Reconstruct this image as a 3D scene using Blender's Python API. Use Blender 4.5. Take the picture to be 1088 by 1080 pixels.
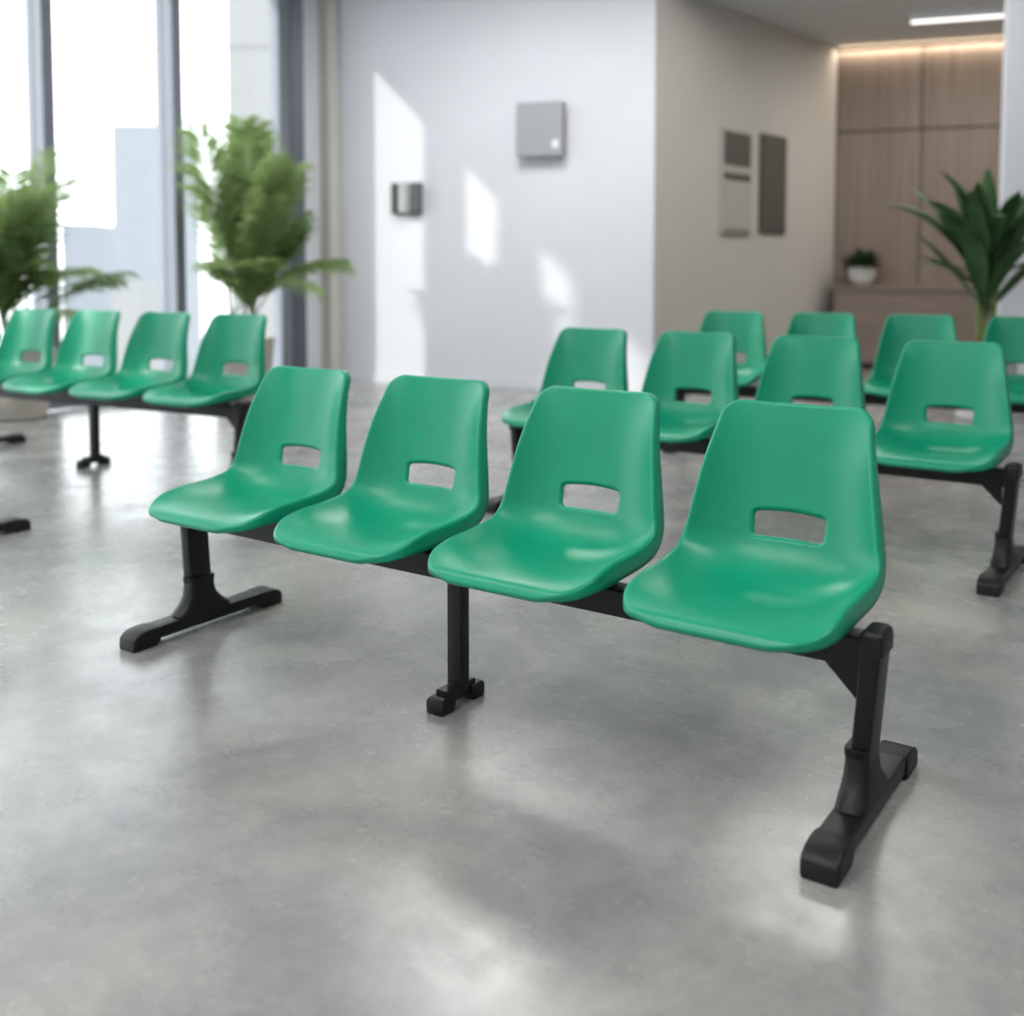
import bpy, bmesh, math, random
from mathutils import Vector, Matrix
PI = math.pi
scn = bpy.context.scene
for o in list(bpy.data.objects):
    bpy.data.objects.remove(o)
C = scn.collection

# ------------------------------------------------------------------ camera
CX, CY, CZ, YAW, PITCH, F = 1.5232, -1.9963, 1.0550, 0.6032, 0.0602, 1110.66
FW = Vector((-math.sin(YAW), math.cos(YAW)))
RT = Vector((math.cos(YAW), math.sin(YAW)))
cam_d = bpy.data.cameras.new('camera')
cam = bpy.data.objects.new('camera', cam_d)
C.objects.link(cam)
cam.location = (CX, CY, CZ)
cam.rotation_euler = (PI / 2 - PITCH, 0, YAW)
cam_d.sensor_width = 36
cam_d.lens = F / 1088 * 36
cam_d.shift_y = -(540 - 354.5) / 1088
cam_d.clip_start = 0.05
cam_d.clip_end = 2000
cam_d.dof.use_dof = True
cam_d.dof.focus_distance = 2.4
cam_d.dof.aperture_fstop = 1.7
scn.camera = cam

# ------------------------------------------------------------------ light
SKY = 2.8
w = bpy.data.worlds.new('world')
scn.world = w
w.use_nodes = True
nt = w.node_tree
nt.nodes.clear()
wo = nt.nodes.new('ShaderNodeOutputWorld')
bg = nt.nodes.new('ShaderNodeBackground')
bg.inputs[0].default_value = (0.955, 0.98, 1.0, 1)
bg.inputs[1].default_value = SKY
nt.links.new(bg.outputs[0], wo.inputs[0])

def plan(X, Z):
    """metres right of / away from the viewpoint -> world x, y"""
    p = Vector((CX, CY)) + RT * X + FW * Z
    return p.x, p.y

def pdir(X, Z):
    p = RT * X + FW * Z
    return p.x, p.y

sun_d = bpy.data.lights.new('sun', 'SUN')
sun = bpy.data.objects.new('sun', sun_d)
C.objects.link(sun)
sx, sy = pdir(1.935, 0.804)
sun.rotation_euler = Vector((sx, sy, -1.02)).to_track_quat('-Z', 'Y').to_euler()
sun_d.energy = 2.1
sun_d.angle = math.radians(1.5)
sun_d.color = (1.0, 0.95, 0.86)

def area(name, loc, direction, sx_, sy_, power, color=(1, 1, 1), roll=None):
    d = bpy.data.lights.new(name, 'AREA')
    d.shape = 'RECTANGLE'
    d.size, d.size_y = sx_, sy_
    d.energy = power
    d.color = color
    o = bpy.data.objects.new(name, d)
    C.objects.link(o)
    o.location = loc
    q = Vector(direction).to_track_quat('-Z', 'Y')
    o.rotation_euler = q.to_euler()
    if roll is not None:
        o.rotation_euler.z = roll
    return o

scn.view_settings.view_transform = 'Standard'
scn.view_settings.look = 'None'
scn.view_settings.gamma = 1
scn.view_settings.use_curve_mapping = False
scn.view_settings.exposure = 0.72

# ------------------------------------------------------------------ materials
def lin(c):
    return tuple(((x / 255) / 12.92 if x / 255 <= 0.04045 else ((x / 255 + 0.055) / 1.055) ** 2.4) for x in c)

def mat(name, rgb, rough=0.5, metal=0.0, spec=0.5, noise=0.0, nscale=20, bump=0.0, bscale=200, coat=0.0, stretch=None):
    m = bpy.data.materials.new(name)
    m.use_nodes = True
    n = m.node_tree.nodes
    l = m.node_tree.links
    b = n['Principled BSDF']
    c = lin(rgb)
    b.inputs['Base Color'].default_value = (*c, 1)
    b.inputs['Roughness'].default_value = rough
    b.inputs['Metallic'].default_value = metal
    b.inputs['Specular IOR Level'].default_value = spec
    b.inputs['Coat Weight'].default_value = coat
    tc = n.new('ShaderNodeTexCoord')
    mp = n.new('ShaderNodeMapping')
    l.new(tc.outputs['Object'], mp.inputs[0])
    if stretch:
        mp.inputs['Scale'].default_value = stretch
    if noise > 0:
        t = n.new('ShaderNodeTexNoise')
        t.inputs['Scale'].default_value = nscale
        t.inputs['Detail'].default_value = 5
        l.new(mp.outputs[0], t.inputs['Vector'])
        r = n.new('ShaderNodeValToRGB')
        r.color_ramp.elements[0].position = 0.3
        r.color_ramp.elements[1].position = 0.7
        r.color_ramp.elements[0].color = (*[x * (1 - noise) for x in c], 1)
        r.color_ramp.elements[1].color = (*[min(1, x * (1 + noise)) for x in c], 1)
        l.new(t.outputs['Fac'], r.inputs[0])
        l.new(r.outputs[0], b.inputs['Base Color'])
    if bump > 0:
        t2 = n.new('ShaderNodeTexNoise')
        t2.inputs['Scale'].default_value = bscale
        t2.inputs['Detail'].default_value = 3
        l.new(mp.outputs[0], t2.inputs['Vector'])
        bp = n.new('ShaderNodeBump')
        bp.inputs['Strength'].default_value = bump
        bp.inputs['Distance'].default_value = 0.001
        l.new(t2.outputs['Fac'], bp.inputs['Height'])
        l.new(bp.outputs[0], b.inputs['Normal'])
    return m

def emis(name, rgb, strength):
    m = bpy.data.materials.new(name)
    m.use_nodes = True
    n = m.node_tree.nodes
    n.clear()
    o = n.new('ShaderNodeOutputMaterial')
    e = n.new('ShaderNodeEmission')
    e.inputs[0].default_value = (*lin(rgb), 1)
    e.inputs[1].default_value = strength
    m.node_tree.links.new(e.outputs[0], o.inputs[0])
    return m

M = {}
M['green'] = mat('green_plastic', (8, 150, 114), 0.38, spec=0.45, noise=0.04, nscale=6, bump=0.12, bscale=700)
M['black'] = mat('black_powder_coat', (12, 12, 13), 0.4, spec=0.4, noise=0.15, nscale=30, bump=0.15, bscale=900)
M['rubber'] = mat('black_moulded_plastic', (16, 16, 17), 0.48, spec=0.4, noise=0.1, nscale=40, bump=0.2, bscale=600)
M['wall'] = mat('white_wall_paint', (218, 220, 227), 0.85, spec=0.2, noise=0.015, nscale=2, bump=0.1, bscale=300)
M['wallgrey'] = mat('greige_wall_paint', (196, 193, 187), 0.85, spec=0.2, noise=0.015, nscale=2, bump=0.1, bscale=300)
M['ceiling'] = mat('ceiling_paint', (214, 214, 212), 0.9, spec=0.1, noise=0.01, nscale=2)
M['alu'] = mat('window_aluminium', (118, 122, 133), 0.6, metal=0.0, noise=0.03, nscale=10)
M['alu_dark'] = mat('dark_frame', (96, 102, 112), 0.45, metal=0.3, noise=0.03, nscale=10)
M['wood'] = mat('taupe_oak_veneer', (138, 124, 114), 0.6, spec=0.3, noise=0.16, nscale=3.0, stretch=(9, 9, 0.35))
M['counter'] = mat('taupe_laminate', (134, 120, 112), 0.5, spec=0.3, noise=0.08, nscale=3.0, stretch=(1, 1, 6))
M['seam'] = mat('panel_seam', (64, 56, 52), 0.8)
M['pot_beige'] = mat('beige_stoneware', (176, 170, 162), 0.6, noise=0.06, nscale=12, bump=0.3, bscale=80)
M['pot_white'] = mat('white_ceramic', (214, 214, 212), 0.35, noise=0.02, nscale=8)
M['soil'] = mat('potting_soil', (52, 40, 30), 0.95, noise=0.4, nscale=60, bump=1, bscale=90)
M['palm'] = mat('palm_leaf', (138, 160, 104), 0.5, spec=0.35, noise=0.25, nscale=5)
M['palm2'] = mat('palm_leaf_dark', (104, 130, 80), 0.5, spec=0.35, noise=0.25, nscale=5)
def leafy(m, k):
    n, l = m.node_tree.nodes, m.node_tree.links
    b = n['Principled BSDF']
    out = n['Material Output']
    t = n.new('ShaderNodeBsdfTranslucent')
    src = b.inputs['Base Color'].links[0].from_socket
    l.new(src, t.inputs[0])
    mx = n.new('ShaderNodeMixShader')
    mx.inputs[0].default_value = k
    l.new(b.outputs[0], mx.inputs[1])
    l.new(t.outputs[0], mx.inputs[2])
    l.new(mx.outputs[0], out.inputs[0])
leafy(M['palm'], .5)
leafy(M['palm2'], .5)
M['stem'] = mat('palm_stem', (116, 128, 70), 0.6, noise=0.2, nscale=30)
M['broad'] = mat('broad_leaf', (62, 94, 56), 0.6, spec=0.3, noise=0.3, nscale=4)
M['shrub'] = mat('small_dark_leaf', (40, 66, 34), 0.5, noise=0.3, nscale=20)
M['panelgrey'] = mat('grey_enamel', (158, 160, 166), 0.5, noise=0.03, nscale=6)
M['panelside'] = mat('grey_enamel_edge', (112, 112, 118), 0.55, noise=0.03, nscale=6)
M['steel'] = mat('brushed_steel', (176, 180, 176), 0.35, metal=0.6, noise=0.08, nscale=4, stretch=(1, 1, 12))
M['darkplastic'] = mat('charcoal_plastic', (52, 54, 54), 0.5, noise=0.05, nscale=10)
M['white'] = mat('white_plastic', (236, 238, 242), 0.4, noise=0.01, nscale=10)
M['poster_light'] = mat('poster_paper', (176, 173, 168), 0.7, noise=0.03, nscale=5)
M['poster_dark'] = mat('poster_charcoal', (84, 80, 75), 0.65, noise=0.08, nscale=5)
M['poster_mid'] = mat('poster_grey', (134, 130, 124), 0.65, noise=0.05, nscale=5)
M['facade'] = mat('pale_facade', (122, 122, 122), 0.8, noise=0.02, nscale=0.3)
M['facade_blue'] = mat('pale_blue_facade', (116, 120, 126), 0.7, noise=0.03, nscale=0.2)
M['street'] = mat('street_concrete', (190, 192, 194), 0.9, noise=0.05, nscale=0.1)
M['led'] = emis('led_warm', (255, 226, 190), 1.2)
M['lamp'] = emis('lamp_diffuser', (255, 252, 246), 1.25)
M['panel_lamp'] = emis('ceiling_lamp_diffuser', (255, 252, 246), 1.5)

def floor_material():
    m = bpy.data.materials.new('polished_concrete')
    m.use_nodes = True
    n, l = m.node_tree.nodes, m.node_tree.links
    b = n['Principled BSDF']
    tc = n.new('ShaderNodeTexCoord')
    def noise(scale, detail=4, rough=0.55, dist=0.0):
        t = n.new('ShaderNodeTexNoise')
        t.inputs['Scale'].default_value = scale
        t.inputs['Detail'].default_value = detail
        t.inputs['Roughness'].default_value = rough
        t.inputs['Distortion'].default_value = dist
        l.new(tc.outputs['Object'], t.inputs['Vector'])
        return t
    def ramp(src, p0, c0, p1, c1):
        r = n.new('ShaderNodeValToRGB')
        r.color_ramp.elements[0].position = p0
        r.color_ramp.elements[1].position = p1
        r.color_ramp.elements[0].color = (*c0, 1)
        r.color_ramp.elements[1].color = (*c1, 1)
        l.new(src, r.inputs[0])
        return r
    big = noise(1.7, 5, 0.6, 0.6)
    a = ramp(big.outputs['Fac'], 0.32, lin((127, 127, 129)), 0.7, lin((166, 165, 161)))
    fine = noise(14, 8, 0.7)
    f = ramp(fine.outputs['Fac'], 0.32, (0.86, 0.86, 0.86), 0.68, (1.08, 1.08, 1.07))
    mx = n.new('ShaderNodeMix')
    mx.data_type = 'RGBA'
    mx.blend_type = 'MULTIPLY'
    mx.inputs[0].default_value = 1
    l.new(a.outputs[0], mx.inputs[6])
    l.new(f.outputs[0], mx.inputs[7])
    speck = noise(70, 3, 0.6)
    s = ramp(speck.outputs['Fac'], 0.28, (0.80, 0.79, 0.78), 0.38, (1, 1, 1))
    mx2 = n.new('ShaderNodeMix')
    mx2.data_type = 'RGBA'
    mx2.blend_type = 'MULTIPLY'
    mx2.inputs[0].default_value = 0.8
    l.new(mx.outputs[2], mx2.inputs[6])
    l.new(s.outputs[0], mx2.inputs[7])
    l.new(mx2.outputs[2], b.inputs['Base Color'])
    rr = noise(5, 6, 0.65)
    mr = n.new('ShaderNodeMapRange')
    mr.inputs[1].default_value = 0.3
    mr.inputs[2].default_value = 0.7
    mr.inputs[3].default_value = 0.19
    mr.inputs[4].default_value = 0.33
    l.new(rr.outputs['Fac'], mr.inputs[0])
    l.new(mr.outputs[0], b.inputs['Roughness'])
    b.inputs['Specular IOR Level'].default_value = 0.6
    bp = n.new('ShaderNodeBump')
    bp.inputs['Strength'].default_value = 0.06
    bp.inputs['Distance'].default_value = 0.002
    l.new(fine.outputs['Fac'], bp.inputs['Height'])
    l.new(bp.outputs[0], b.inputs['Normal'])
    return m
M['floor'] = floor_material()

def glass_material():
    m = bpy.data.materials.new('window_glass')
    m.use_nodes = True
    n, l = m.node_tree.nodes, m.node_tree.links
    n.clear()
    o = n.new('ShaderNodeOutputMaterial')
    mx = n.new('ShaderNodeMixShader')
    t = n.new('ShaderNodeBsdfTransparent')
    t.inputs[0].default_value = (0.96, 0.98, 0.985, 1)
    g = n.new('ShaderNodeBsdfGlossy')
    g.inputs['Roughness'].default_value = 0.02
    fr = n.new('ShaderNodeLayerWeight')
    fr.inputs[0].default_value = 0.5
    pw = n.new('ShaderNodeMath')
    pw.operation = 'POWER'
    pw.inputs[1].default_value = 5
    ml = n.new('ShaderNodeMath')
    ml.operation = 'MULTIPLY_ADD'
    ml.inputs[1].default_value = 0.6
    ml.inputs[2].default_value = 0.03
    l.new(fr.outputs['Facing'], pw.inputs[0])
    l.new(pw.outputs[0], ml.inputs[0])
    l.new(ml.outputs[0], mx.inputs[0])
    l.new(t.outputs[0], mx.inputs[1])
    l.new(g.outputs[0], mx.inputs[2])
    l.new(mx.outputs[0], o.inputs[0])
    return m
M['glass'] = glass_material()

# ------------------------------------------------------------------ helpers
def link(name, bm, m, parent=None, smooth=False, bevel=0.0, seg=2):
    me = bpy.data.meshes.new(name)
    bmesh.ops.recalc_face_normals(bm, faces=bm.faces)
    if bevel > 0:
        es = [e for e in bm.edges if len(e.link_faces) == 2 and e.calc_face_angle(0) > 0.5]
        bmesh.ops.bevel(bm, geom=es, offset=bevel, segments=seg, affect='EDGES', profile=0.5, clamp_overlap=True)
    bm.to_mesh(me)
    bm.free()
    for mm in (m if isinstance(m, (list, tuple)) else [m]):
        me.materials.append(mm)
    if smooth:
        for p in me.polygons:
            p.use_smooth = True
    o = bpy.data.objects.new(name, me)
    C.objects.link(o)
    if parent:
        o.parent = parent
    return o

def autosmooth(o, ang=0.6):
    me = o.data
    for p in me.polygons:
        p.use_smooth = True
    b = bmesh.new()
    b.from_mesh(me)
    for e in b.edges:
        if len(e.link_faces) == 2 and e.calc_face_angle(0) > ang:
            e.smooth = False
    b.to_mesh(me)
    b.free()
    return o

def thing(name, label, cat, loc=(0, 0, 0), rz=0, group=None, scale=1):
    o = bpy.data.objects.new(name, None)
    C.objects.link(o)
    o.empty_display_size = 0.1
    o.location = loc
    o.rotation_euler = (0, 0, rz)
    o.scale = (scale,) * 3
    o['label'] = label
    o['category'] = cat
    if group:
        o['group'] = group
    return o

def struct(name, bm, m, **k):
    o = link(name, bm, m, **k)
    o['kind'] = 'structure'
    return o

def box(bm, x0, x1, y0, y1, z0, z1, mi=0):
    v = [bm.verts.new(p) for p in ((x0, y0, z0), (x1, y0, z0), (x1, y1, z0), (x0, y1, z0), (x0, y0, z1), (x1, y0, z1), (x1, y1, z1), (x0, y1, z1))]
    for f in ((0, 3, 2, 1), (4, 5, 6, 7), (0, 1, 5, 4), (1, 2, 6, 5), (2, 3, 7, 6), (3, 0, 4, 7)):
        fc = bm.faces.new([v[i] for i in f])
        fc.material_index = mi
    return v

def prism(bm, pts, z0, z1, mi=0):
    lo = [bm.verts.new((p[0], p[1], z0)) for p in pts]
    hi = [bm.verts.new((p[0], p[1], z1)) for p in pts]
    n = len(pts)
    fs = [bm.faces.new(lo[::-1]), bm.faces.new(hi)]
    for i in range(n):
        fs.append(bm.faces.new((lo[i], lo[(i + 1) % n], hi[(i + 1) % n], hi[i])))
    for f in fs:
        f.material_index = mi

def loft(bm, rings, cap=True):
    rows = [[bm.verts.new(p) for p in r] for r in rings]
    n = len(rows[0])
    for a, b in zip(rows, rows[1:]):
        for i in range(n):
            bm.faces.new((a[i], a[(i + 1) % n], b[(i + 1) % n], b[i]))
    if cap:
        bm.faces.new(rows[0][::-1])
        bm.faces.new(rows[-1])
    return rows

def rrect(hx, hy, r, n=4):
    r = min(r, hx * 0.98, hy * 0.98)
    out = []
    for cx, cy, a0 in ((hx - r, hy - r, 0), (-hx + r, hy - r, PI / 2), (-hx + r, -hy + r, PI), (hx - r, -hy + r, 1.5 * PI)):
        for k in range(n + 1):
            a = a0 + PI / 2 * k / n
            out.append((cx + r * math.cos(a), cy + r * math.sin(a)))
    return out

def lathe(bm, prof, n=40, mi=0):
    rows = []
    for r, z in prof:
        rows.append([bm.verts.new((r * math.cos(2 * PI * i / n), r * math.sin(2 * PI * i / n), z)) for i in range(n)])
    for a, b in zip(rows, rows[1:]):
        for i in range(n):
            f = bm.faces.new((a[i], a[(i + 1) % n], b[(i + 1) % n], b[i]))
            f.material_index = mi
    bm.faces.new(rows[0][::-1])
    bm.faces.new(rows[-1])

def tube(bm, pts, radii, n=8):
    rows = []
    for i, p in enumerate(pts):
        p = Vector(p)
        t = (Vector(pts[min(i + 1, len(pts) - 1)]) - Vector(pts[max(i - 1, 0)])).normalized()
        a = t.orthogonal().normalized() if i == 0 else (a - t * a.dot(t)).normalized()
        b = t.cross(a)
        r = radii[i]
        rows.append([bm.verts.new(p + a * r * math.cos(2 * PI * k / n) + b * r * math.sin(2 * PI * k / n)) for k in range(n)])
    for u, v in zip(rows, rows[1:]):
        for i in range(n):
            bm.faces.new((u[i], u[(i + 1) % n], v[(i + 1) % n], v[i]))
    bm.faces.new(rows[0][::-1])
    bm.faces.new(rows[-1])

def copy_tree(o, parent=None):
    c = o.copy()
    C.objects.link(c)
    c.parent = parent
    for ch in list(o.children):
        copy_tree(ch, c)
    return c

# ------------------------------------------------------------------ the room
CD = Vector((0.946, -0.3236))      # along the far white wall, to the right
WD = Vector((0.659, 0.752))        # along the glazed wall, away from the viewer
NR = Vector((0.752, -0.659))       # from the glazed wall into the room
CN = Vector((-0.3236, -0.946))     # from the far wall towards the viewer
corner = Vector((-1.745, 9.98))
Pend = Vector((1.212, 8.97))
Rend = Vector((3.588, 11.681))
Pil = Vector((3.777, 8.093))
H, HR = 3.74, 3.50

def pl(v):
    return plan(v.x, v.y)

def wall_strip(bm, a, b, n_out, th, z0, z1, mi=0):
    """a wall from a to b (view plan), thickness th away along n_out"""
    prism(bm, [pl(a), pl(b), pl(b + n_out * th), pl(a + n_out * th)], z0, z1, mi)

far = Vector((7.5, 6.82))
near_left = corner - WD * 14.5
bm = bmesh.new()
prism(bm, [pl(near_left + Vector((0, -3))), pl(Vector((9, -5))), pl(Vector((9, 13))), pl(Vector((-1.9, 13))), pl(corner - NR * 0.25 + WD * 0.3)], -0.25, 0)
struct('floor', bm, M['floor'])

bm = bmesh.new()
prism(bm, [pl(corner - NR * 0.3 + WD * 0.2), pl(corner - NR * 0.3 - WD * 12), pl(Vector((9.2, -3.8))), pl(far - CN * 0.1 + Vector((.3, 0))), pl(corner - CN * 0.1)], H, H + 0.2)
struct('ceiling', bm, M['ceiling'])
bm = bmesh.new()
prism(bm, [pl(Pend - CN * 0.05), pl(far - CN * 0.05), pl(far + Vector((1.6, 4.4))), pl(Rend + Vector((-0.1, 0.4)))], HR, HR + 0.2)
o = struct('ceiling_recess', bm, M['ceiling'])

bm = bmesh.new()
# far white wall with its thickness, and the recess side wall turned off it
prism(bm, [pl(corner), pl(Pend), pl(Rend), pl(Rend + Vector((-0.3, 0.35))), pl(Pend + Vector((-0.45, 0.5))), pl(corner - CN * 0.3)], 0, H)
for f in bm.faces:
    pass
o = struct('wall_far', bm, [M['wall'], M['wallgrey']])
for p in o.data.polygons:
    c = Vector(p.normal[:2])
    s = Vector(pdir(0.752, -0.659))
    if c.length > 0.5 and c.normalized().dot(s.normalized()) > 0.98:
        p.material_index = 1
bm = bmesh.new()
wall_strip(bm, Pil, far, -CN, 0.25, 0, H)
struct('wall_right', bm, M['wall'])
bm = bmesh.new()
wall_strip(bm, Pend, Pil, -CN, 0.25, HR + 0.0, H)
struct('trim_1', bm, M['wall'])

# recess back wall: plaster behind veneer panels
bm = bmesh.new()
Rfar = Rend + CD * 4.2
wall_strip(bm, Rend - CN * 0.02 - CD * 0.3, Rfar, -CN, 0.2, 0, HR + 0.2)
struct('wall_back', bm, M['seam'])
def panel_pt(s, off=0.0):
    return Rend + CD * s + CN * off
# vertical seams: s where the photograph shows them
def s_at(u):
    k = (u - 544) / F
    return (k * Rend.y - Rend.x) / (CD.x - k * CD.y)
seams = [0.0, s_at(975), s_at(975) * 2 + 0.02, s_at(975) * 3 + 0.04, 4.2]
bm = bmesh.new()
for a, b in zip(seams, seams[1:]):
    for z0, z1 in ((0, 2.57), (2.59, HR - 0.045)):
        prism(bm, [pl(panel_pt(a + 0.008, -0.02)), pl(panel_pt(b - 0.008, -0.02)), pl(panel_pt(b - 0.008, 0.012)), pl(panel_pt(a + 0.008, 0.012))], z0, z1)
struct('trim_2', bm, M['wood'])
# right end of recess (behind the right wall)
bm = bmesh.new()
prism(bm, [pl(far), pl(Rfar + CD * 0.2), pl(Rfar + CD * 0.4), pl(far + CD * 0.2)], 0, HR + 0.2)
struct('wall_recess', bm, M['wallgrey'])

# baseboards
bm = bmesh.new()
wall_strip(bm, corner, Pend + CD * 0.012, CN, 0.012, 0, 0.09)
struct('baseboard_far', bm, M['wall'])
bm = bmesh.new()
prism(bm, [pl(Pend), pl(Rend), pl(Rend + NR * 0.012), pl(Pend + NR * 0.012)], 0, 0.09)
struct('baseboard_recess', bm, M['wallgrey'])

# glazed wall
def gp(t, off=0.0):           # t metres from the corner towards the viewer
    return corner - WD * t + NR * off
# solid return between the last frame and the corner: white pier, slim rib toned as corner shade
bm = bmesh.new()
prism(bm, [pl(gp(-0.0, -0.3)), pl(gp(0.36, -0.3)), pl(gp(0.36, 0.02)), pl(gp(0.0, 0.02))], 0, H)
struct('wall_left', bm, M['wall'])
bm = bmesh.new()
back_l = gp(11.6)
prism(bm, [pl(back_l), pl(Vector((9, -3.5))), pl(Vector((9.2, -3.7))), pl(back_l + Vector((-.2, -.2)))], 0, H)
struct('wall_near', bm, M['wall'])
bm = bmesh.new()
prism(bm, [pl(far), pl(Vector((9, -3.5))), pl(Vector((9.2, -3.5))), pl(far + Vector((.2, 0)))], 0, H)
struct('wall_opposite', bm, M['wall'])
bm = bmesh.new()
prism(bm, [pl(gp(0.0, 0.02)), pl(gp(0.11, 0.02)), pl(gp(0.11, 0.16)), pl(gp(0.0, 0.16))], 0, H)
struct('trim_shade', bm, M['wallgrey'])  # greige rib: the corner's shade put into shape and colour
mull = [0.45, 1.69, 2.75, 3.81]
NW = 4
x = 3.81
while x < 13.5:
    x += 1.06
    mull.append(x)
mull = mull[:11]
TOP, SILL = 3.58, 0.10
for i in range(len(mull) - 1):
    a, b = mull[i], mull[i + 1]
    bm = bmesh.new()
    # frame: sill and head rail plus the mullion on the near side
    prism(bm, [pl(gp(a, -0.05)), pl(gp(b, -0.05)), pl(gp(b, 0.10)), pl(gp(a, 0.10))], 0.0, SILL)
    prism(bm, [pl(gp(a, -0.05)), pl(gp(b, -0.05)), pl(gp(b, 0.12)), pl(gp(a, 0.12))], TOP, H)
    f = struct('window_%d' % (i + 1), bm, M['alu'])
    bm = bmesh.new()
    prism(bm, [pl(gp(b - 0.05, -0.08)), pl(gp(b + 0.04, -0.08)), pl(gp(b + 0.04, 0.19)), pl(gp(b - 0.05, 0.19))], SILL, TOP)
    prism(bm, [pl(gp(b - 0.055, -0.02)), pl(gp(b + 0.045, -0.02)), pl(gp(b + 0.045, 0.04)), pl(gp(b - 0.055, 0.04))], SILL, TOP)
    link('mullion', bm, M['alu'], f, bevel=0.004)
    if i == 0:
        bm = bmesh.new()
        prism(bm, [pl(gp(0.36, -0.06)), pl(gp(0.48, -0.06)), pl(gp(0.48, 0.08)), pl(gp(0.36, 0.12))], 0, TOP)
        link('jamb', bm, M['alu_dark'], f, bevel=0.004)
        bm = bmesh.new()
        prism(bm, [pl(gp(0.48, -0.06)), pl(gp(0.60, -0.06)), pl(gp(0.60, 0.07)), pl(gp(0.48, 0.07))], SILL, TOP)
        link('casing', bm, M['alu'], f, bevel=0.004)
    bm = bmesh.new()
    prism(bm, [pl(gp(a + 0.03, -0.012)), pl(gp(b - 0.04, -0.012)), pl(gp(b - 0.04, 0.0)), pl(gp(a + 0.03, 0.0))], SILL, TOP)
    link('pane', bm, M['glass'], f)

# ------------------------------------------------------------------ outside: pale towers in the haze
def tower(uc, wpx, ytop, Z, depth, m, label, seams_z=()):
    X = (uc - 544) / F * Z
    wd = wpx / F * Z
    zt = CZ + (287.5 - ytop) / F * Z
    t = thing('office_tower', label, 'building', (*plan(X, Z + depth / 2), -30), YAW)
    bm = bmesh.new()
    box(bm, -wd / 2, wd / 2, -depth / 2, depth / 2, 0, zt + 30)
    link('wall', bm, m, t)
    if Z < 100:
        for k in range(4):
            bm = bmesh.new()
            z = zt + 30 - 2 - 5.2 * k - 17.3
            box(bm, -wd / 2 - 0.03, wd / 2 + 0.03, -depth / 2 - 0.05, -depth / 2, z - 0.05, z + 0.05)
            link('floor_band', bm, M['panelside'], t)
    return t
tower(153, 62, 134, 220, 20, M['facade_blue'], 'tall pale blue tower in haze between the two window mullions')
tower(84, 34, 238, 260, 20, M['facade_blue'], 'low pale tower in haze right of the left palm')
tower(132, 30, 300, 180, 12, M['facade'], 'lowest pale block in haze in front of the tall blue tower')
tower(300, 110, -400, 60, 10, M['facade'], 'near white building behind the right palm, rising past the window head')
bm = bmesh.new()
bmesh.ops.create_grid(bm, x_segments=1, y_segments=1, size=900)
o = struct('ground', bm, M['street'])
o.location = (-300, 300, -30)

# ------------------------------------------------------------------ the moulded shell
CTRL = [  # v, w, half width, rim rise
    (-.224, .383, .2015, 0), (-.214, .3945, .2053, .0002), (-.19, .400, .2064, .0034), (-.14, .400, .2084, .0211),
    (-.08, .395, .2092, .0367), (-.01, .388, .2097, .0474), (.06, .386, .2126, .0553), (.115, .395, .2125, .0577),
    (.155, .418, .2121, .0598), (.181, .453, .2088, .0621), (.196, .50, .2017, .0641), (.209, .56, .1924, .0634),
    (.223, .63, .1801, .0565), (.237, .70, .1664, .0396), (.2485, .7545, .1575, .0228)]

def cr(P, t):
    n = len(P) - 1
    x = min(max(t, 0), 1) * n
    i = min(int(x), n - 1)
    f = x - i
    p = [P[max(i - 1, 0)], P[i], P[i + 1], P[min(i + 2, n)]]
    return [0.5 * (2 * b + (c - a) * f + (2 * a - 5 * b + 4 * c - d) * f * f + (3 * b - a - 3 * c + d) * f ** 3) for a, b, c, d in zip(*p)]

class Shell:
    def __init__(s):
        N = 600
        s.pts = [cr(CTRL, i / N) for i in range(N + 1)]
        s.L = [0.0]
        for a, b in zip(s.pts, s.pts[1:]):
            s.L.append(s.L[-1] + math.hypot(a[0] - b[0], a[1] - b[1]))
        s.len = s.L[-1]
        s.N = N
    def at(s, l):
        l = min(max(l, 0), s.len)
        lo, hi = 0, s.N
        while hi - lo > 1:
            m = (lo + hi) // 2
            if s.L[m] <= l:
                lo = m
            else:
                hi = m
        f = (l - s.L[lo]) / max(1e-9, s.L[hi] - s.L[lo])
        a, b = s.pts[lo], s.pts[hi]
        p = [x + (y - x) * f for x, y in zip(a, b)]
        i0, i1 = max(lo - 12, 0), min(lo + 12, s.N)
        t = Vector((s.pts[i1][0] - s.pts[i0][0], s.pts[i1][1] - s.pts[i0][1])).normalized()
        nrm = Vector((-t.y, t.x))      # towards the sitter
        return p, t, nrm
    def halfw(s, l):
        a = s.at(l)[0][2]
        for e, R in ((l, 0.100), (s.len - l, 0.033)):
            if e < R:
                a -= R - math.sqrt(max(0, R * R - (R - e) ** 2))
        return a
    def pos(s, x, l):
        p, t, n = s.at(l)
        k = min(1.0, abs(x) / p[2])
        rise = p[3] * k ** 3.0
        # shallow pan hollow
        q = Vector((p[0], p[1])) + n * rise
        return Vector((x, q.x, q.y)), n

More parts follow.
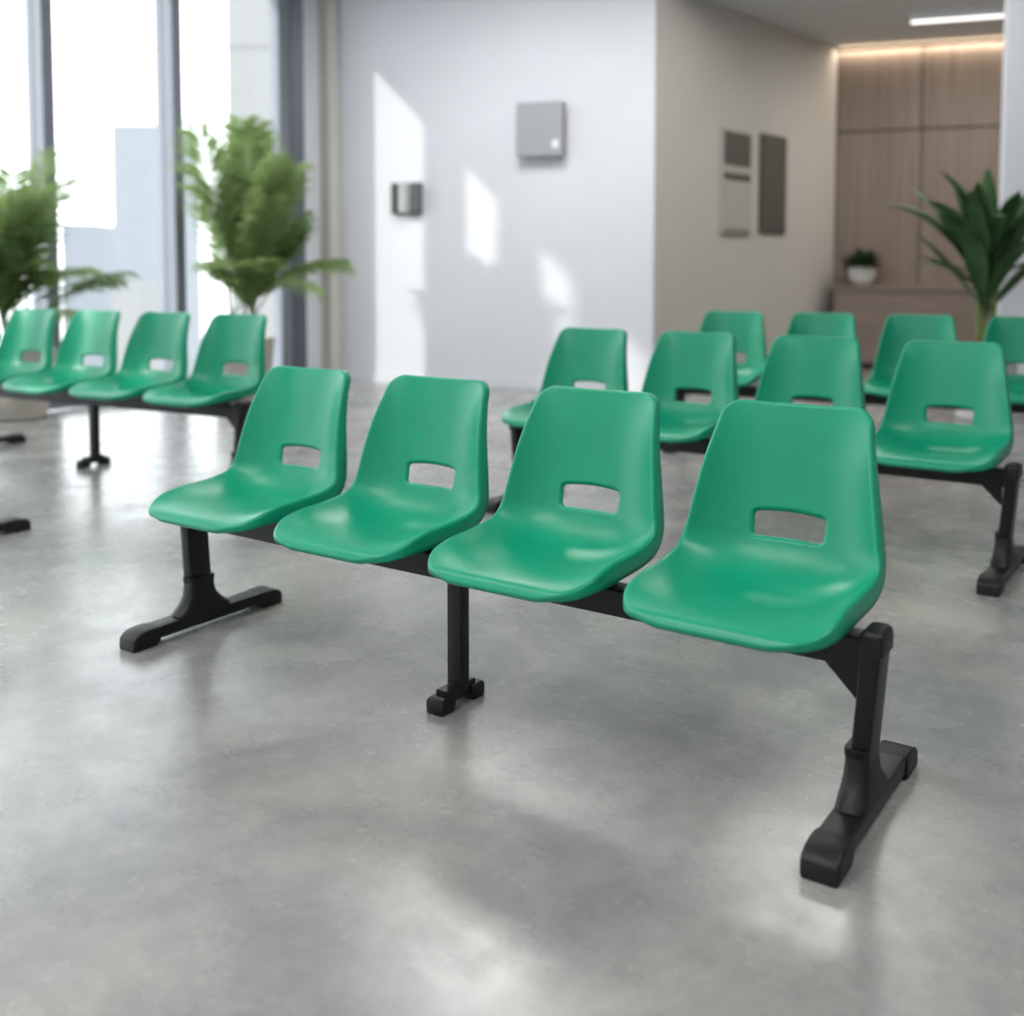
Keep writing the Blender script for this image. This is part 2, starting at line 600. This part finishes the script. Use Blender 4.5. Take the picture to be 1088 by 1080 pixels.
def make_shell():
    S = Shell()
    L = S.len
    # slot in developed coordinates
    def l_of_w(w):
        return min(range(S.N // 2, S.N + 1), key=lambda i: abs(S.pts[i][1] - w)) and S.L[min(range(S.N // 2, S.N + 1), key=lambda i: abs(S.pts[i][1] - w))]
    l0, l1 = l_of_w(0.4725), l_of_w(0.521)
    lc, hl = (l0 + l1) / 2, (l1 - l0) / 2
    hx = 0.080
    def slot_d(x, l):
        arch = 0.007 * (1 - (x / hx) ** 2)
        hh = hl + (arch if l > lc else -0.2 * arch)
        r = 0.009
        hxx = hx - 0.0015 - 0.0015 * max(-1, min(1, (lc - l) / hl))
        qx, ql = abs(x) - (hxx - r), abs(l - lc) - (hh - r)
        return math.hypot(max(qx, 0), max(ql, 0)) + min(max(qx, ql), 0) - r
    # rows: even steps round the corner arcs, fine rows through the slot band
    R0, R1 = 0.100, 0.033
    rows = [R0 * (1 - math.cos(PI / 2 * k / 22)) for k in range(22)]
    l = R0
    while l < L - R1 - 0.004:
        rows.append(l)
        l += 0.0022 if lc - hl - 0.03 < l < lc + hl + 0.03 else 0.0085
    rows += [L - R1 * (1 - math.cos(PI / 2 * k / 14)) for k in range(14, -1, -1)]
    # columns in normalised s; finer where the slot is
    cols = []
    s = -1.0
    while s < 1 - 1e-6:
        cols.append(s)
        a = abs(s)
        s += 0.0115 if 0.34 < a < 0.495 else 0.03
    cols.append(1.0)
    nc = len(cols)
    cols = [(c - cols[nc - 1 - i]) / 2 for i, c in enumerate(cols)]
    # inside the slot band use columns fixed in x so the outline stays crisp
    bm = bmesh.new()
    G = []
    def xcol(c, hw):
        a = abs(c)
        x = a * .186 if a < .5 else .093 + (a - .5) / .5 * (hw - .093)
        return math.copysign(x, c)
    for l in rows:
        hw = S.halfw(l)
        G.append([[xcol(c, hw), l] for c in cols])
    inside = [[slot_d(x, l) < 0 for x, l in r] for r in G]
    keep = {}
    def grad(x, l):
        e = 1e-4
        return Vector(((slot_d(x + e, l) - slot_d(x - e, l)) / (2 * e), (slot_d(x, l + e) - slot_d(x, l - e)) / (2 * e)))
    faces = []
    for i in range(len(rows) - 1):
        for j in range(nc - 1):
            q = [(i, j), (i, j + 1), (i + 1, j + 1), (i + 1, j)]
            if all(inside[a][b] for a, b in q):
                continue
            # drop cells mostly inside
            cx = sum(G[a][b][0] for a, b in q) / 4
            cl = sum(G[a][b][1] for a, b in q) / 4
            if slot_d(cx, cl) < 0:
                continue
            faces.append(q)
    used = {}
    for q in faces:
        for k in q:
            used[k] = used.get(k, 0) + 1
    for (i, j), c in used.items():
        interior = 0 < i < len(rows) - 1 and 0 < j < nc - 1
        x, l = G[i][j]
        if interior and (c < 4 or inside[i][j]) and abs(slot_d(x, l)) < 0.006:
            for _ in range(3):
                d = slot_d(x, l)
                g = grad(x, l)
                if g.length > 1e-6:
                    x -= g.x * d / g.length_squared
                    l -= g.y * d / g.length_squared
            G[i][j] = [x, l]
    V = {}
    for (i, j) in used:
        x, l = G[i][j]
        p, n = S.pos(x, l)
        d = slot_d(x, l)
        if d < 0.010:
            k = 1 - max(d, 0) / 0.010
            p = p + Vector((0, -n.x, -n.y)) * 0.0085 * k * k
        V[(i, j)] = bm.verts.new(p)
    for q in faces:
        bm.faces.new([V[k] for k in q])
    bm.verts.ensure_lookup_table()
    # rolled rim
    loop = [(0, j) for j in range(nc)] + [(i, nc - 1) for i in range(1, len(rows))] + [(len(rows) - 1, j) for j in range(nc - 2, -1, -1)] + [(i, 0) for i in range(len(rows) - 2, 0, -1)]
    n = len(loop)
    B = [V[k].co.copy() for k in loop]
    rings = [[V[k] for k in loop]]
    info = []
    for a in range(n):
        i, j = loop[a]
        x, l = G[i][j]
        nn = S.at(l)[2]
        N3 = Vector((0, nn.x, nn.y))
        # tilt of the cross section at the edge
        e = 0.004
        xs = x - math.copysign(e, x)
        p1 = S.pos(xs, l)[0]
        side = (B[a] - p1)
        T = (B[(a + 2) % n] - B[(a - 2) % n])
        if T.length < 1e-7:
            T = Vector((1, 0, 0))
        T.normalize()
        out = T.cross(N3)
        out = (out - T * out.dot(T)).normalized()
        if i not in (0, len(rows) - 1) and out.x * x < 0:
            out = -out
        if i == 0 and out.dot(Vector((0, -1, -1))) < 0:
            out = -out
        if i == len(rows) - 1 and out.z < 0:
            out = -out
        fl = min(l, 0.16) / 0.16
        tl = min(L - l, 0.30) / 0.30
        depth = 0.009 + 0.028 * (fl * fl * (3 - 2 * fl)) * (0.25 + 0.75 * tl * tl * (3 - 2 * tl))
        info.append((out, N3, depth))
    # smooth the out vectors round the loop
    outs = [q[0] for q in info]
    for _ in range(6):
        outs = [(outs[a - 1] + outs[a] * 2 + outs[(a + 1) % n]).normalized() for a in range(n)]
    r = 0.0075
    steps = [(r * math.sin(t), r * (1 - math.cos(t)), 0) for t in (0.35, 0.7, 1.05, 1.4)] + [(r * 1.05, r, 0.25), (r * 1.05, r, 0.65), (r * 1.05, r, 1.0)]
    for so, sn, sd in steps:
        ring = []
        for a in range(n):
            out = outs[a]
            _, N3, dep = info[a]
            ring.append(bm.verts.new(B[a] + out * so - N3 * (sn + sd * dep)))
        pr = rings[-1]
        for a in range(n):
            try:
                bm.faces.new((pr[a], pr[(a + 1) % n], ring[(a + 1) % n], ring[a]))
            except ValueError:
                pass
        rings.append(ring)
    bmesh.ops.recalc_face_normals(bm, faces=bm.faces)
    up = sum((f.normal.z for f in bm.faces if abs(f.calc_center_median().x) < .1 and f.calc_center_median().y < .05))
    if up < 0:
        bmesh.ops.reverse_faces(bm, faces=bm.faces)
    me = bpy.data.meshes.new('seat_shell')
    bm.to_mesh(me)
    bm.free()
    me.materials.append(M['green'])
    for p in me.polygons:
        p.use_smooth = True
    return me

shell_me = make_shell()
def with_thickness(o):
    md = o.modifiers.new('thickness', 'SOLIDIFY')
    md.thickness = 0.0035
    md.offset = -1
    md.use_even_offset = False
    return o

# ------------------------------------------------------------------ the bench
SP = 0.5
BEAM0, BEAM1 = 0.302, 0.362
LEAN = 0.022
UF = 0.970
def make_bench(label, loc, rz, scale, group):
    root = thing('beam_seating_bench', label, 'bench', loc, rz, group, scale)
    bm = bmesh.new()
    xe = UF + 0.012
    prism(bm, [(-xe, -.030), (xe, -.030), (xe, .030), (-xe, .030)], BEAM0, BEAM1)
    link('beam', bm, M['black'], root, bevel=0.004)
    for i in range(4):
        u = (i - 1.5) * SP
        o = bpy.data.objects.new('seat_shell', shell_me)
        C.objects.link(o)
        with_thickness(o)
        o.parent = root
        o.location = (u - .006, 0, 0)
        bm = bmesh.new()
        # pressed steel carrier: flat plate on the beam, wings turned up to the shell
        ring = [(-.21, .408), (-.15, .383), (-.10, .378), (.10, .378), (.15, .383), (.21, .408), (.21, .402), (.15, .372), (.06, .362), (-.06, .362), (-.15, .372), (-.21, .402)]
        a = [bm.verts.new((p[0], -.035, p[1] - .004)) for p in ring]
        b = [bm.verts.new((p[0], .045, p[1] - .004)) for p in ring]
        k = len(ring)
        bm.faces.new(a)
        bm.faces.new(b[::-1])
        for q in range(k):
            bm.faces.new((a[q], a[(q + 1) % k], b[(q + 1) % k], b[q]))
        o = link('seat_bracket', bm, M['black'], root)
        o.location = (u, 0, 0)
    for sg in (-1, 1):
        bm = bmesh.new()
        rings = []
        for k, z in enumerate((0.05, 0.15, 0.25, 0.350)):
            cx = sg * (UF + LEAN * max(0, (z - 0.08)) / 0.27)
            rings.append([(cx + x, -.0125 + y, z) for x, y in rrect(.0185, .038, .006, 3)])
        loft(bm, rings)
        leg = autosmooth(link('leg', bm, M['black'], root))
        # cap over the top of the post
        bm = bmesh.new()
        cx = sg * (UF + LEAN)
        rings = []
        for z, g in ((.337, .0), (.339, .004), (.368, .004), (.377, .002), (.382, -.003)):
            z -= .015 if sg < 0 else 0
            rings.append([(cx + x, -.0125 + y, z) for x, y in rrect(.0185 + g, .038 + g, .008, 3)])
        loft(bm, rings)
        autosmooth(link('post_cap', bm, M['rubber'], leg))
        # gusset in the corner of beam and post
        bm = bmesh.new()
        gz = 1.0 if sg > 0 else 0.25
        xi = UF - 0.010
        tri = [(xi, BEAM0 + .02), (xi - 0.062 * gz, BEAM0 + .02), (xi - 0.062 * gz, BEAM0), (xi, BEAM0 - .062 * gz)]
        a = [bm.verts.new((sg * p[0], -.024, p[1])) for p in tri]
        b = [bm.verts.new((sg * p[0], -.004, p[1])) for p in tri]
        bm.faces.new(a)
        bm.faces.new(b[::-1])
        for q in range(4):
            bm.faces.new((a[q], a[(q + 1) % 4], b[(q + 1) % 4], b[q]))
        link('gusset_plate', bm, M['black'], leg)
        # bell socket
        bm = bmesh.new()
        rings = []
        for z, hx, hy, r in ((.155, .0205, .040, .008), (.155, .0235, .043, .009), (.140, .0235, .043, .009), (.137, .0225, .041, .009), (.120, .0235, .045, .014), (.100, .026, .051, .019), (.080, .028, .067, .023), (.064, .030, .085, .026), (.054, .030, .098, .027), (.046, .030, .100, .027), (.030, .030, .100, .027)):
            rings.append([(sg * UF + x, (-.0125 if z > .11 else -.0125 + .0085 * (.11 - z) / .06) + y, z) for x, y in rrect(hx, hy, r, 4)])
        loft(bm, rings)
        autosmooth(link('socket', bm, M['rubber'], leg))
        foot(bm_foot(sg * UF, -.262, .285, .088, .031, .033), leg)
        for fr in (-1, 1):
            cap(sg * UF, -.262 if fr < 0 else .285, fr, .088, .035, leg)
    # slim middle leg on a short foot
    bm = bmesh.new()
    loft(bm, [[(-.006 + x, -.008 + y, z) for x, y in rrect(.0215, .018, .004, 3)] for z in (.03, .15, BEAM0 + .002)])
    leg = autosmooth(link('leg', bm, M['black'], root))
    foot(bm_foot(-.004, -.100, .060, .045, .018, .025), leg)
    for fr in (-1, 1):
        cap(-.004, -.105 if fr < 0 else .065, fr, .052, .026, leg, h=.038)
    return root

def bm_foot(cx, v0, v1, capl, hw, _):
    bm = bmesh.new()
    rings = []
    for v in (v0 + capl - .02, v1 - capl + .02):
        rings.append([(cx + x, v, .033 + z) for x, z in rrect(hw, .017, .005, 3)])
    loft(bm, rings)
    return bm
def foot(bm, parent):
    return autosmooth(link('foot', bm, M['black'], parent))
def cap(cx, vend, fr, ln, hw, parent, h=.052):
    """plastic end cap: domed nose at vend, reaching ln back along the foot"""
    bm = bmesh.new()
    rings = []
    prof = [(0.0, 0.58 if ln > .06 else .8, -.003), (0.03, 0.68 if ln > .06 else .9, -.001), (0.14, 0.83 if ln > .06 else .97, 0), (0.30, .95 if ln > .06 else 1.0, 0), (0.55, 1.0, 0), (0.85, 1.0, 0), (1.0, 0.97, -.001)]
    for t, hh, g in prof:
        v = vend - fr * ln * t
        z1 = h * hh
        z0 = 0.0 if t < 0.86 else 0.006
        a = hw + g
        r = min(.006, (z1 - z0) * .3)
        rings.append([(cx + x, v, (z0 + z1) / 2 + z) for x, z in rrect(a, (z1 - z0) / 2, r, 3)])
    loft(bm, rings)
    return autosmooth(link('foot_cap', bm, M['rubber'], parent), 0.7)

GR = 'green four seat benches of the waiting room'
bench = make_bench('sharp foreground four seat bench of green shells on black beam, nearest the viewer', (0, 0, 0), 0, 1.0, GR)
def clone(label, loc, rz, sc):
    c = copy_tree(bench)
    c.location = loc
    c.rotation_euler = (0, 0, rz)
    c.scale = (sc,) * 3
    c['label'] = label
    return c
clone('green four seat bench directly behind the foreground bench, its right foot fully visible', (-0.1019, 1.9072, 0), -0.0099, 1.0384)
clone('farthest green bench on the right, standing before the wood counter and broad leaved plant', (-0.1407, 3.835, 0), 0.1105, 1.0606)
clone('green four seat bench on the left in front of the windows and palms', (-3.5212, 1.3583, 0), 0.098, 1.0859)
bE = clone('bench mostly outside the left edge, only the tip of one black foot showing', (-3.529, 0.021, 0), 0.03, 1.06)

# ------------------------------------------------------------------ wall fittings
def on_far(u):
    k = (u - 544) / F
    a = (k * Pend.y - Pend.x) / (CD.x - k * CD.y)
    return Pend + CD * a
ang_far = math.atan2(*reversed(pdir(CD.x, CD.y)))
ang_side = math.atan2(*reversed(pdir(WD.x, WD.y)))
def zat(y, Z):
    return CZ + (287.5 - y) / F * Z

c = on_far(577)
t = thing('wall_cabinet', 'square grey wall box high on the white far wall', 'wall box', (*pl(c), zat(168, c.y)), ang_far)
bm = bmesh.new()
box(bm, -.205, .205, -.105, -.0, 0, .46)
link('body', bm, M['panelside'], t, bevel=0.006)
bm = bmesh.new()
box(bm, -.212, .212, -.122, -.105, -.004, .464)
link('door', bm, M['panelgrey'], t, bevel=0.004)
bm = bmesh.new()
box(bm, .12, .175, -.130, -.122, .06, .13)
o = link('button', bm, M['white'], t, bevel=0.004)
o['label'] = 'small white square button'

c = on_far(434)
t = thing('wall_dispenser', 'small steel and charcoal dispenser on the white far wall left of the grey box', 'dispenser', (*pl(c), zat(228, c.y)), ang_far)
bm = bmesh.new()
box(bm, -.15, .15, -.05, 0, 0, .285)
link('back_plate', bm, M['darkplastic'], t, bevel=0.01)
bm = bmesh.new()
rings = []
for k in range(13):
    a = PI * k / 12
    rings.append((-.075 * math.cos(a) + .005, -.05 - .06 * math.sin(a)))
prism(bm, rings, .01, .275)
autosmooth(link('cover', bm, M['steel'], t))
bm = bmesh.new()
box(bm, .09, .145, -.085, -.05, .02, .27)
link('side_panel', bm, M['panelside'], t, bevel=0.006)

def on_side(u):
    k = (u - 544) / F
    d = Vector((0.8766, 1.0))
    s = (k * Pend.y - Pend.x) / (d.x - k * d.y)
    return Pend + d * s
def poster(u0, u1, ytop, ybot, label, bands, base):
    a, b = on_side(u0), on_side(u1)
    m_ = (a + b) / 2
    wd = (b - a).length
    z0, z1 = zat(ybot, a.y), zat(ytop, a.y)
    t = thing('wall_sign', label, 'sign', (*pl(m_), z0), ang_side, 'signs on the recess side wall')
    bm = bmesh.new()
    box(bm, -wd / 2, wd / 2, -.028, 0, 0, z1 - z0)
    link('frame', bm, base, t, bevel=0.003)
    for f0, f1, m in bands:
        bm = bmesh.new()
        hh = z1 - z0
        box(bm, -wd / 2 + .03, wd / 2 - .03, -.034, -.028, hh * (1 - f1), hh * (1 - f0))
        link('panel', bm, m, t)
    return t
poster(763, 794, 137, 249, 'left sign on recess wall, pale with dark block above and dark strip', [(.03, .34, M['poster_dark']), (.36, .41, M['poster_light']), (.42, .48, M['poster_dark']), (.50, .94, M['poster_light']), (.95, .99, M['poster_mid'])], M['poster_light'])
poster(804.5, 831, 143, 248, 'right sign on recess wall, plain charcoal upright board', [(.04, .96, M['poster_dark'])], M['poster_dark'])

# ------------------------------------------------------------------ counter and its plant
ctr = Rend + CD * 1.9 + CN * 0.262
t = thing('reception_counter', 'long low taupe counter along the wood panelled wall', 'counter', (*pl(ctr), 0), ang_far)
bm = bmesh.new()
box(bm, -1.88, 1.88, -.23, .24, .07, .85)
link('body', bm, M['counter'], t, bevel=0.004)
bm = bmesh.new()
box(bm, -1.90, 1.90, -.25, .245, .85, .89)
link('top', bm, M['counter'], t, bevel=0.004)
bm = bmesh.new()
box(bm, -1.82, 1.82, -.18, .2, 0, .07)
link('plinth', bm, M['seam'], t)

pp = Rend + CN * 0.28 + CD * 0.30
t = thing('potted_plant', 'small dark bushy plant in a round white pot on the counter', 'plant', (*pl(pp), .89), 0)
bm = bmesh.new()
lathe(bm, [(.075, 0), (.105, .02), (.132, .08), (.142, .15), (.140, .205), (.128, .205), (.126, .18), (.02, .178)])
autosmooth(link('pot', bm, M['pot_white'], t))
rnd = random.Random(5)
bm = bmesh.new()
for k in range(220):
    a = rnd.uniform(0, 2 * PI)
    el = rnd.uniform(0.15, 1.5)
    ln = rnd.uniform(.18, .29)
    d = Vector((math.cos(a) * math.cos(el), math.sin(a) * math.cos(el), math.sin(el)))
    sd = d.cross(Vector((0, 0, 1))).normalized() * rnd.uniform(.013, .020)
    b0 = Vector((math.cos(a), math.sin(a), 0)) * rnd.uniform(0, .06) + Vector((0, 0, .18))
    m1 = b0 + d * ln * .6
    tip = b0 + d * ln + Vector((0, 0, -.03))
    v = [bm.verts.new(p) for p in (b0, m1 + sd, tip, m1 - sd)]
    bm.faces.new(v)
link('foliage', bm, M['shrub'], t)

# ------------------------------------------------------------------ palms
def frond_mesh(seed, length, arch, nleaf, leaf, m):
    """feather frond: rachis from origin going up and bending to +x"""
    rnd = random.Random(seed)
    bm = bmesh.new()
    pts, N = [], 26
    ang, p = 0.12, Vector((0, 0, 0))
    for i in range(N + 1):
        pts.append(p.copy())
        ang += arch / N * (0.4 + 1.2 * i / N)
        p = p + Vector((math.sin(ang), 0, math.cos(ang))) * length / N
    tube(bm, pts, [0.008 * (1 - 0.8 * i / N) for i in range(N + 1)], 5)
    for k in range(nleaf):
        f = 0.24 + 0.76 * k / nleaf
        i = min(int(f * N), N - 1)
        b0 = pts[i].lerp(pts[i + 1], f * N - i)
        tg = (pts[i + 1] - pts[i]).normalized()
        up = tg.cross(Vector((0, 1, 0)))
        ll = leaf * (0.55 + 0.9 * math.sin(PI * min(1, (f - 0.18) / 0.86))) * rnd.uniform(.85, 1.1)
        for sg in (-1, 1):
            d = (tg * 0.75 + Vector((0, sg, 0)) * 0.8 - up * rnd.uniform(-0.05, 0.35)).normalized()
            wv = tg.cross(d).cross(d).normalized() * 0.011
            q0 = b0
            q1 = b0 + d * ll * .45
            q2 = b0 + d * ll + Vector((0, 0, -ll * .22))
            v = [bm.verts.new(x) for x in (q0 - wv * .4, q1 - wv, q2, q1 + wv, q0 + wv * .4)]
            bm.faces.new(v)
    me = bpy.data.meshes.new('frond')
    bm.to_mesh(me)
    bm.free()
    me.materials.append(m)
    return me

FR = [frond_mesh(1, 1.15, 0.55, 40, .26, M['palm']), frond_mesh(2, 1.0, 0.95, 38, .25, M['palm2']), frond_mesh(3, 0.9, 1.6, 34, .22, M['palm']), frond_mesh(4, 1.25, 0.32, 42, .24, M['palm'])]

def palm(label, X, Z, seed, s=1.0, extra=()):
    t = thing('potted_palm', label, 'plant', (*plan(X, Z), 0), 0, 'palms by the window')
    bm = bmesh.new()
    lathe(bm, [(.17, 0), (.185, .01), (.225, .18), (.252, .46), (.256, .50), (.244, .505), (.236, .47), (.02, .465)], 48)
    autosmooth(link('pot', bm, M['pot_beige'], t))
    bm = bmesh.new()
    lathe(bm, [(.236, .45), (.236, .468), (.10, .476), (.01, .48)], 32)
    link('soil', bm, M['soil'], t)
    rnd = random.Random(seed)
    tops = []
    for k in range(6):
        a = k * 2.4 + seed
        r = 0.03 + .02 * (k % 3)
        b0 = Vector((r * math.cos(a), r * math.sin(a), .47))
        b1 = Vector((1.6 * r * math.cos(a), 1.6 * r * math.sin(a), .60 + .06 * (k % 4)))
        bm = bmesh.new()
        tube(bm, [b0, b0.lerp(b1, .5) + Vector((.006, 0, 0)), b1], [.017, .013, .011], 8)
        link('stem', bm, M['stem'], t, smooth=True)
        tops.append(b1)
    spec = []
    for k in range(40):
        kind = (3, 1, 2, 0, 1, 2, 1, 0)[k % 8]
        sc = {3: rnd.uniform(.9, 1.12), 0: rnd.uniform(.8, 1.0), 1: rnd.uniform(.62, .9), 2: rnd.uniform(.55, .8)}[kind]
        spec.append((kind, k * 2.39996 + seed, rnd.uniform(-.12, .06), sc))
    gap = (Vector((X, Z)) - corner).dot(NR) - .10     # clear distance to the glass
    gx, gy = pdir(-NR.x, -NR.y)
    for (kind, yaw, tilt, sc) in list(spec) + list(extra):
        toward = math.cos(yaw) * gx + math.sin(yaw) * gy
        reach = max(v.co.x * math.cos(tilt) + v.co.z * math.sin(tilt) for v in FR[kind].vertices) * s
        side = .24 * s
        need = max(toward * reach, 0) + side * .6
        if need * sc > gap:
            if kind != 3:
                kind, tilt = 3, -.12
                reach = max(v.co.x * math.cos(tilt) + v.co.z * math.sin(tilt) for v in FR[kind].vertices) * s
                need = max(toward * reach, 0) + side * .6
            sc = min(sc, gap / need)
        o = bpy.data.objects.new('frond', FR[kind])
        C.objects.link(o)
        o.parent = t
        b = tops[int(abs(yaw) * 10) % len(tops)]
        o.location = b - Vector((0, 0, .04))
        o.rotation_euler = (0, tilt, yaw)
        o.scale = (sc * s,) * 3
    return t
yr = YAW
palm('bushy palm in beige pot by the right window, beside the dark frame', -2.216, 8.60, 5, 1.2,
     [(2, yr + 0.1, .25, .95), (2, yr + PI, .3, .9), (1, yr + .2, .6, .9), (1, yr + PI + .2, .55, .85), (2, yr - .3, .6, .75), (2, yr + PI - .2, .7, .75)])
palm('bushy palm in beige pot at the left edge of the photo', -3.53, 7.43, 8, 1.05,
     [(2, yr + 0.1, .25, .95), (1, yr + .0, .5, .9), (2, yr - .2, .6, .8), (1, yr + .3, .75, .75), (2, yr + PI, .5, .8)])

# broad leaved plant at the right
def blade(bm, base, yaw, lean, ln, wd, droop):
    N = 12
    p = Vector(base)
    ang = lean
    L_, R_, C_ = [], [], []
    side = Vector((-math.sin(yaw), math.cos(yaw), 0))
    for i in range(N + 1):
        f = i / N
        h = wd * (0.16 + 0.84 * math.sin(PI * min(1, max(0, (f - .12) / .88))) ** .8) if f > .12 else wd * .16
        if i == N:
            h = .001
        d = Vector((math.sin(ang) * math.cos(yaw), math.sin(ang) * math.sin(yaw), math.cos(ang)))
        up = side.cross(d)
        L_.append(bm.verts.new(p + side * h + up * h * .35))
        C_.append(bm.verts.new(p))
        R_.append(bm.verts.new(p - side * h + up * h * .35))
        ang += droop / N * (0.3 + 1.4 * f)
        p = p + d * ln / N
    for i in range(N):
        bm.faces.new((L_[i], C_[i], C_[i + 1], L_[i + 1]))
        bm.faces.new((C_[i], R_[i], R_[i + 1], C_[i + 1]))

X, Z = (1047 - 544) / F * 7.4, 7.4
t = thing('potted_broadleaf_plant', 'tall broad leaved dark green plant at the right, before the wood wall', 'plant', (*plan(X, Z), 0), 0)
bm = bmesh.new()
lathe(bm, [(.16, 0), (.175, .01), (.20, .2), (.22, .40), (.224, .42), (.212, .425), (.205, .395), (.02, .39)], 48)
autosmooth(link('pot', bm, M['pot_white'], t))
for dx, top in ((-.03, .95), (.05, 1.0), (0, .85)):
    bm = bmesh.new()
    tube(bm, [(dx, 0, .38), (dx * 1.2 - .01, .01, .7), (dx * 1.6, 0, top)], [.022, .019, .014], 8)
    link('stem', bm, M['stem'], t, smooth=True)
rnd = random.Random(11)
spec = [(yr + PI, .55, .72, .055, .55), (yr + PI - .2, .25, .85, .05, .5), (yr + PI + .3, .9, .55, .05, .8), (yr + PI, 1.15, .5, .045, .9), (yr + .1, .3, .85, .055, .45), (yr + .4, .7, .7, .06, .7), (yr - .3, .95, .6, .06, .8)]
for k in range(34):
    spec.append((k * 2.4 + 1, rnd.uniform(.03, .6), rnd.uniform(.5, .84), rnd.uniform(.055, .08), rnd.uniform(.3, 1.7)))
for yaw, lean, ln, wd, dr in spec:
    bm = bmesh.new()
    blade(bm, (rnd.uniform(-.03, .03), rnd.uniform(-.03, .03), rnd.uniform(.72, 1.05)), yaw, lean, ln * 1.1, wd, dr)
    link('leaf', bm, M['broad'], t, smooth=True)

# ------------------------------------------------------------------ lamps
# linear lamp under the recess ceiling
a, b = Vector((3.80, 10.14)), Vector((5.6, 9.52))
m_ = (a + b) / 2
ln = (b - a).length
t = thing('linear_ceiling_lamp', 'long thin white linear lamp under the recess ceiling', 'lamp', (*pl(m_), HR - .075), ang_far)
bm = bmesh.new()
box(bm, -ln / 2, ln / 2, -.05, .05, 0.0, .075)
link('housing', bm, M['white'], t, bevel=0.003)
bm = bmesh.new()
box(bm, -ln / 2 + .01, ln / 2 - .01, -.045, .045, -.012, -.0)
link('diffuser', bm, M['lamp'], t)
lw = area('recess_lamp_light', (*pl(m_), HR - .10), (0, 0, -1), ln, .09, 20, (1, .97, .92))
lw.rotation_euler = (0, 0, ang_far)

# warm strip washing down the veneer
s0, s1 = 0.02, 4.1
m_ = Rend + CD * ((s0 + s1) / 2) + CN * 0.055
t = thing('led_strip', 'warm glowing light strip along the top of the wood panelling', 'light strip', (*pl(m_), HR - .012), ang_far)
bm = bmesh.new()
box(bm, -(s1 - s0) / 2, (s1 - s0) / 2, -.012, .012, 0, .010)
link('diffuser', bm, M['led'], t)
lw = area('cove_light', (*pl(m_), HR - .02), (0, 0, -1), s1 - s0, .03, 13, (1, .84, .66))
lw.rotation_euler = (0, 0, ang_far)

# recessed panel lamps of the main ceiling; three round the nearest bench added as fill
def ceiling_lamp(x, y, lx, ly, power, where):
    t = thing('ceiling_panel_lamp', 'white recessed panel lamp in the main ceiling ' + where, 'lamp', (x, y, H - .02), 0, 'ceiling panel lamps')
    bm = bmesh.new()
    box(bm, -lx / 2 - .02, lx / 2 + .02, -ly / 2 - .02, ly / 2 + .02, 0.0, .02)
    link('frame', bm, M['white'], t)
    bm = bmesh.new()
    box(bm, -lx / 2, lx / 2, -ly / 2, ly / 2, -.006, .0)
    link('diffuser', bm, M['panel_lamp'], t)
    area('panel_light', (x, y, H - .035), (0, 0, -1), lx, ly, power, (1, .985, .96))
for (x, y), pw, wh in (((-0.4, -2.5), 40, 'added as unseen fill over the front of the nearest bench'), ((2.4, 0.2), 28, 'added as unseen fill right of the nearest bench'),
                       ((-2.2, -0.9), 18, 'added as unseen fill left of the nearest bench'), (plan(-0.2, 7.2), 47, 'before the far white wall'),
                       (plan(2.45, 7.6), 20, 'before the recess opening')):
    ceiling_lamp(x, y, 1.2, 1.2 if pw < 60 else .7, pw, wh)
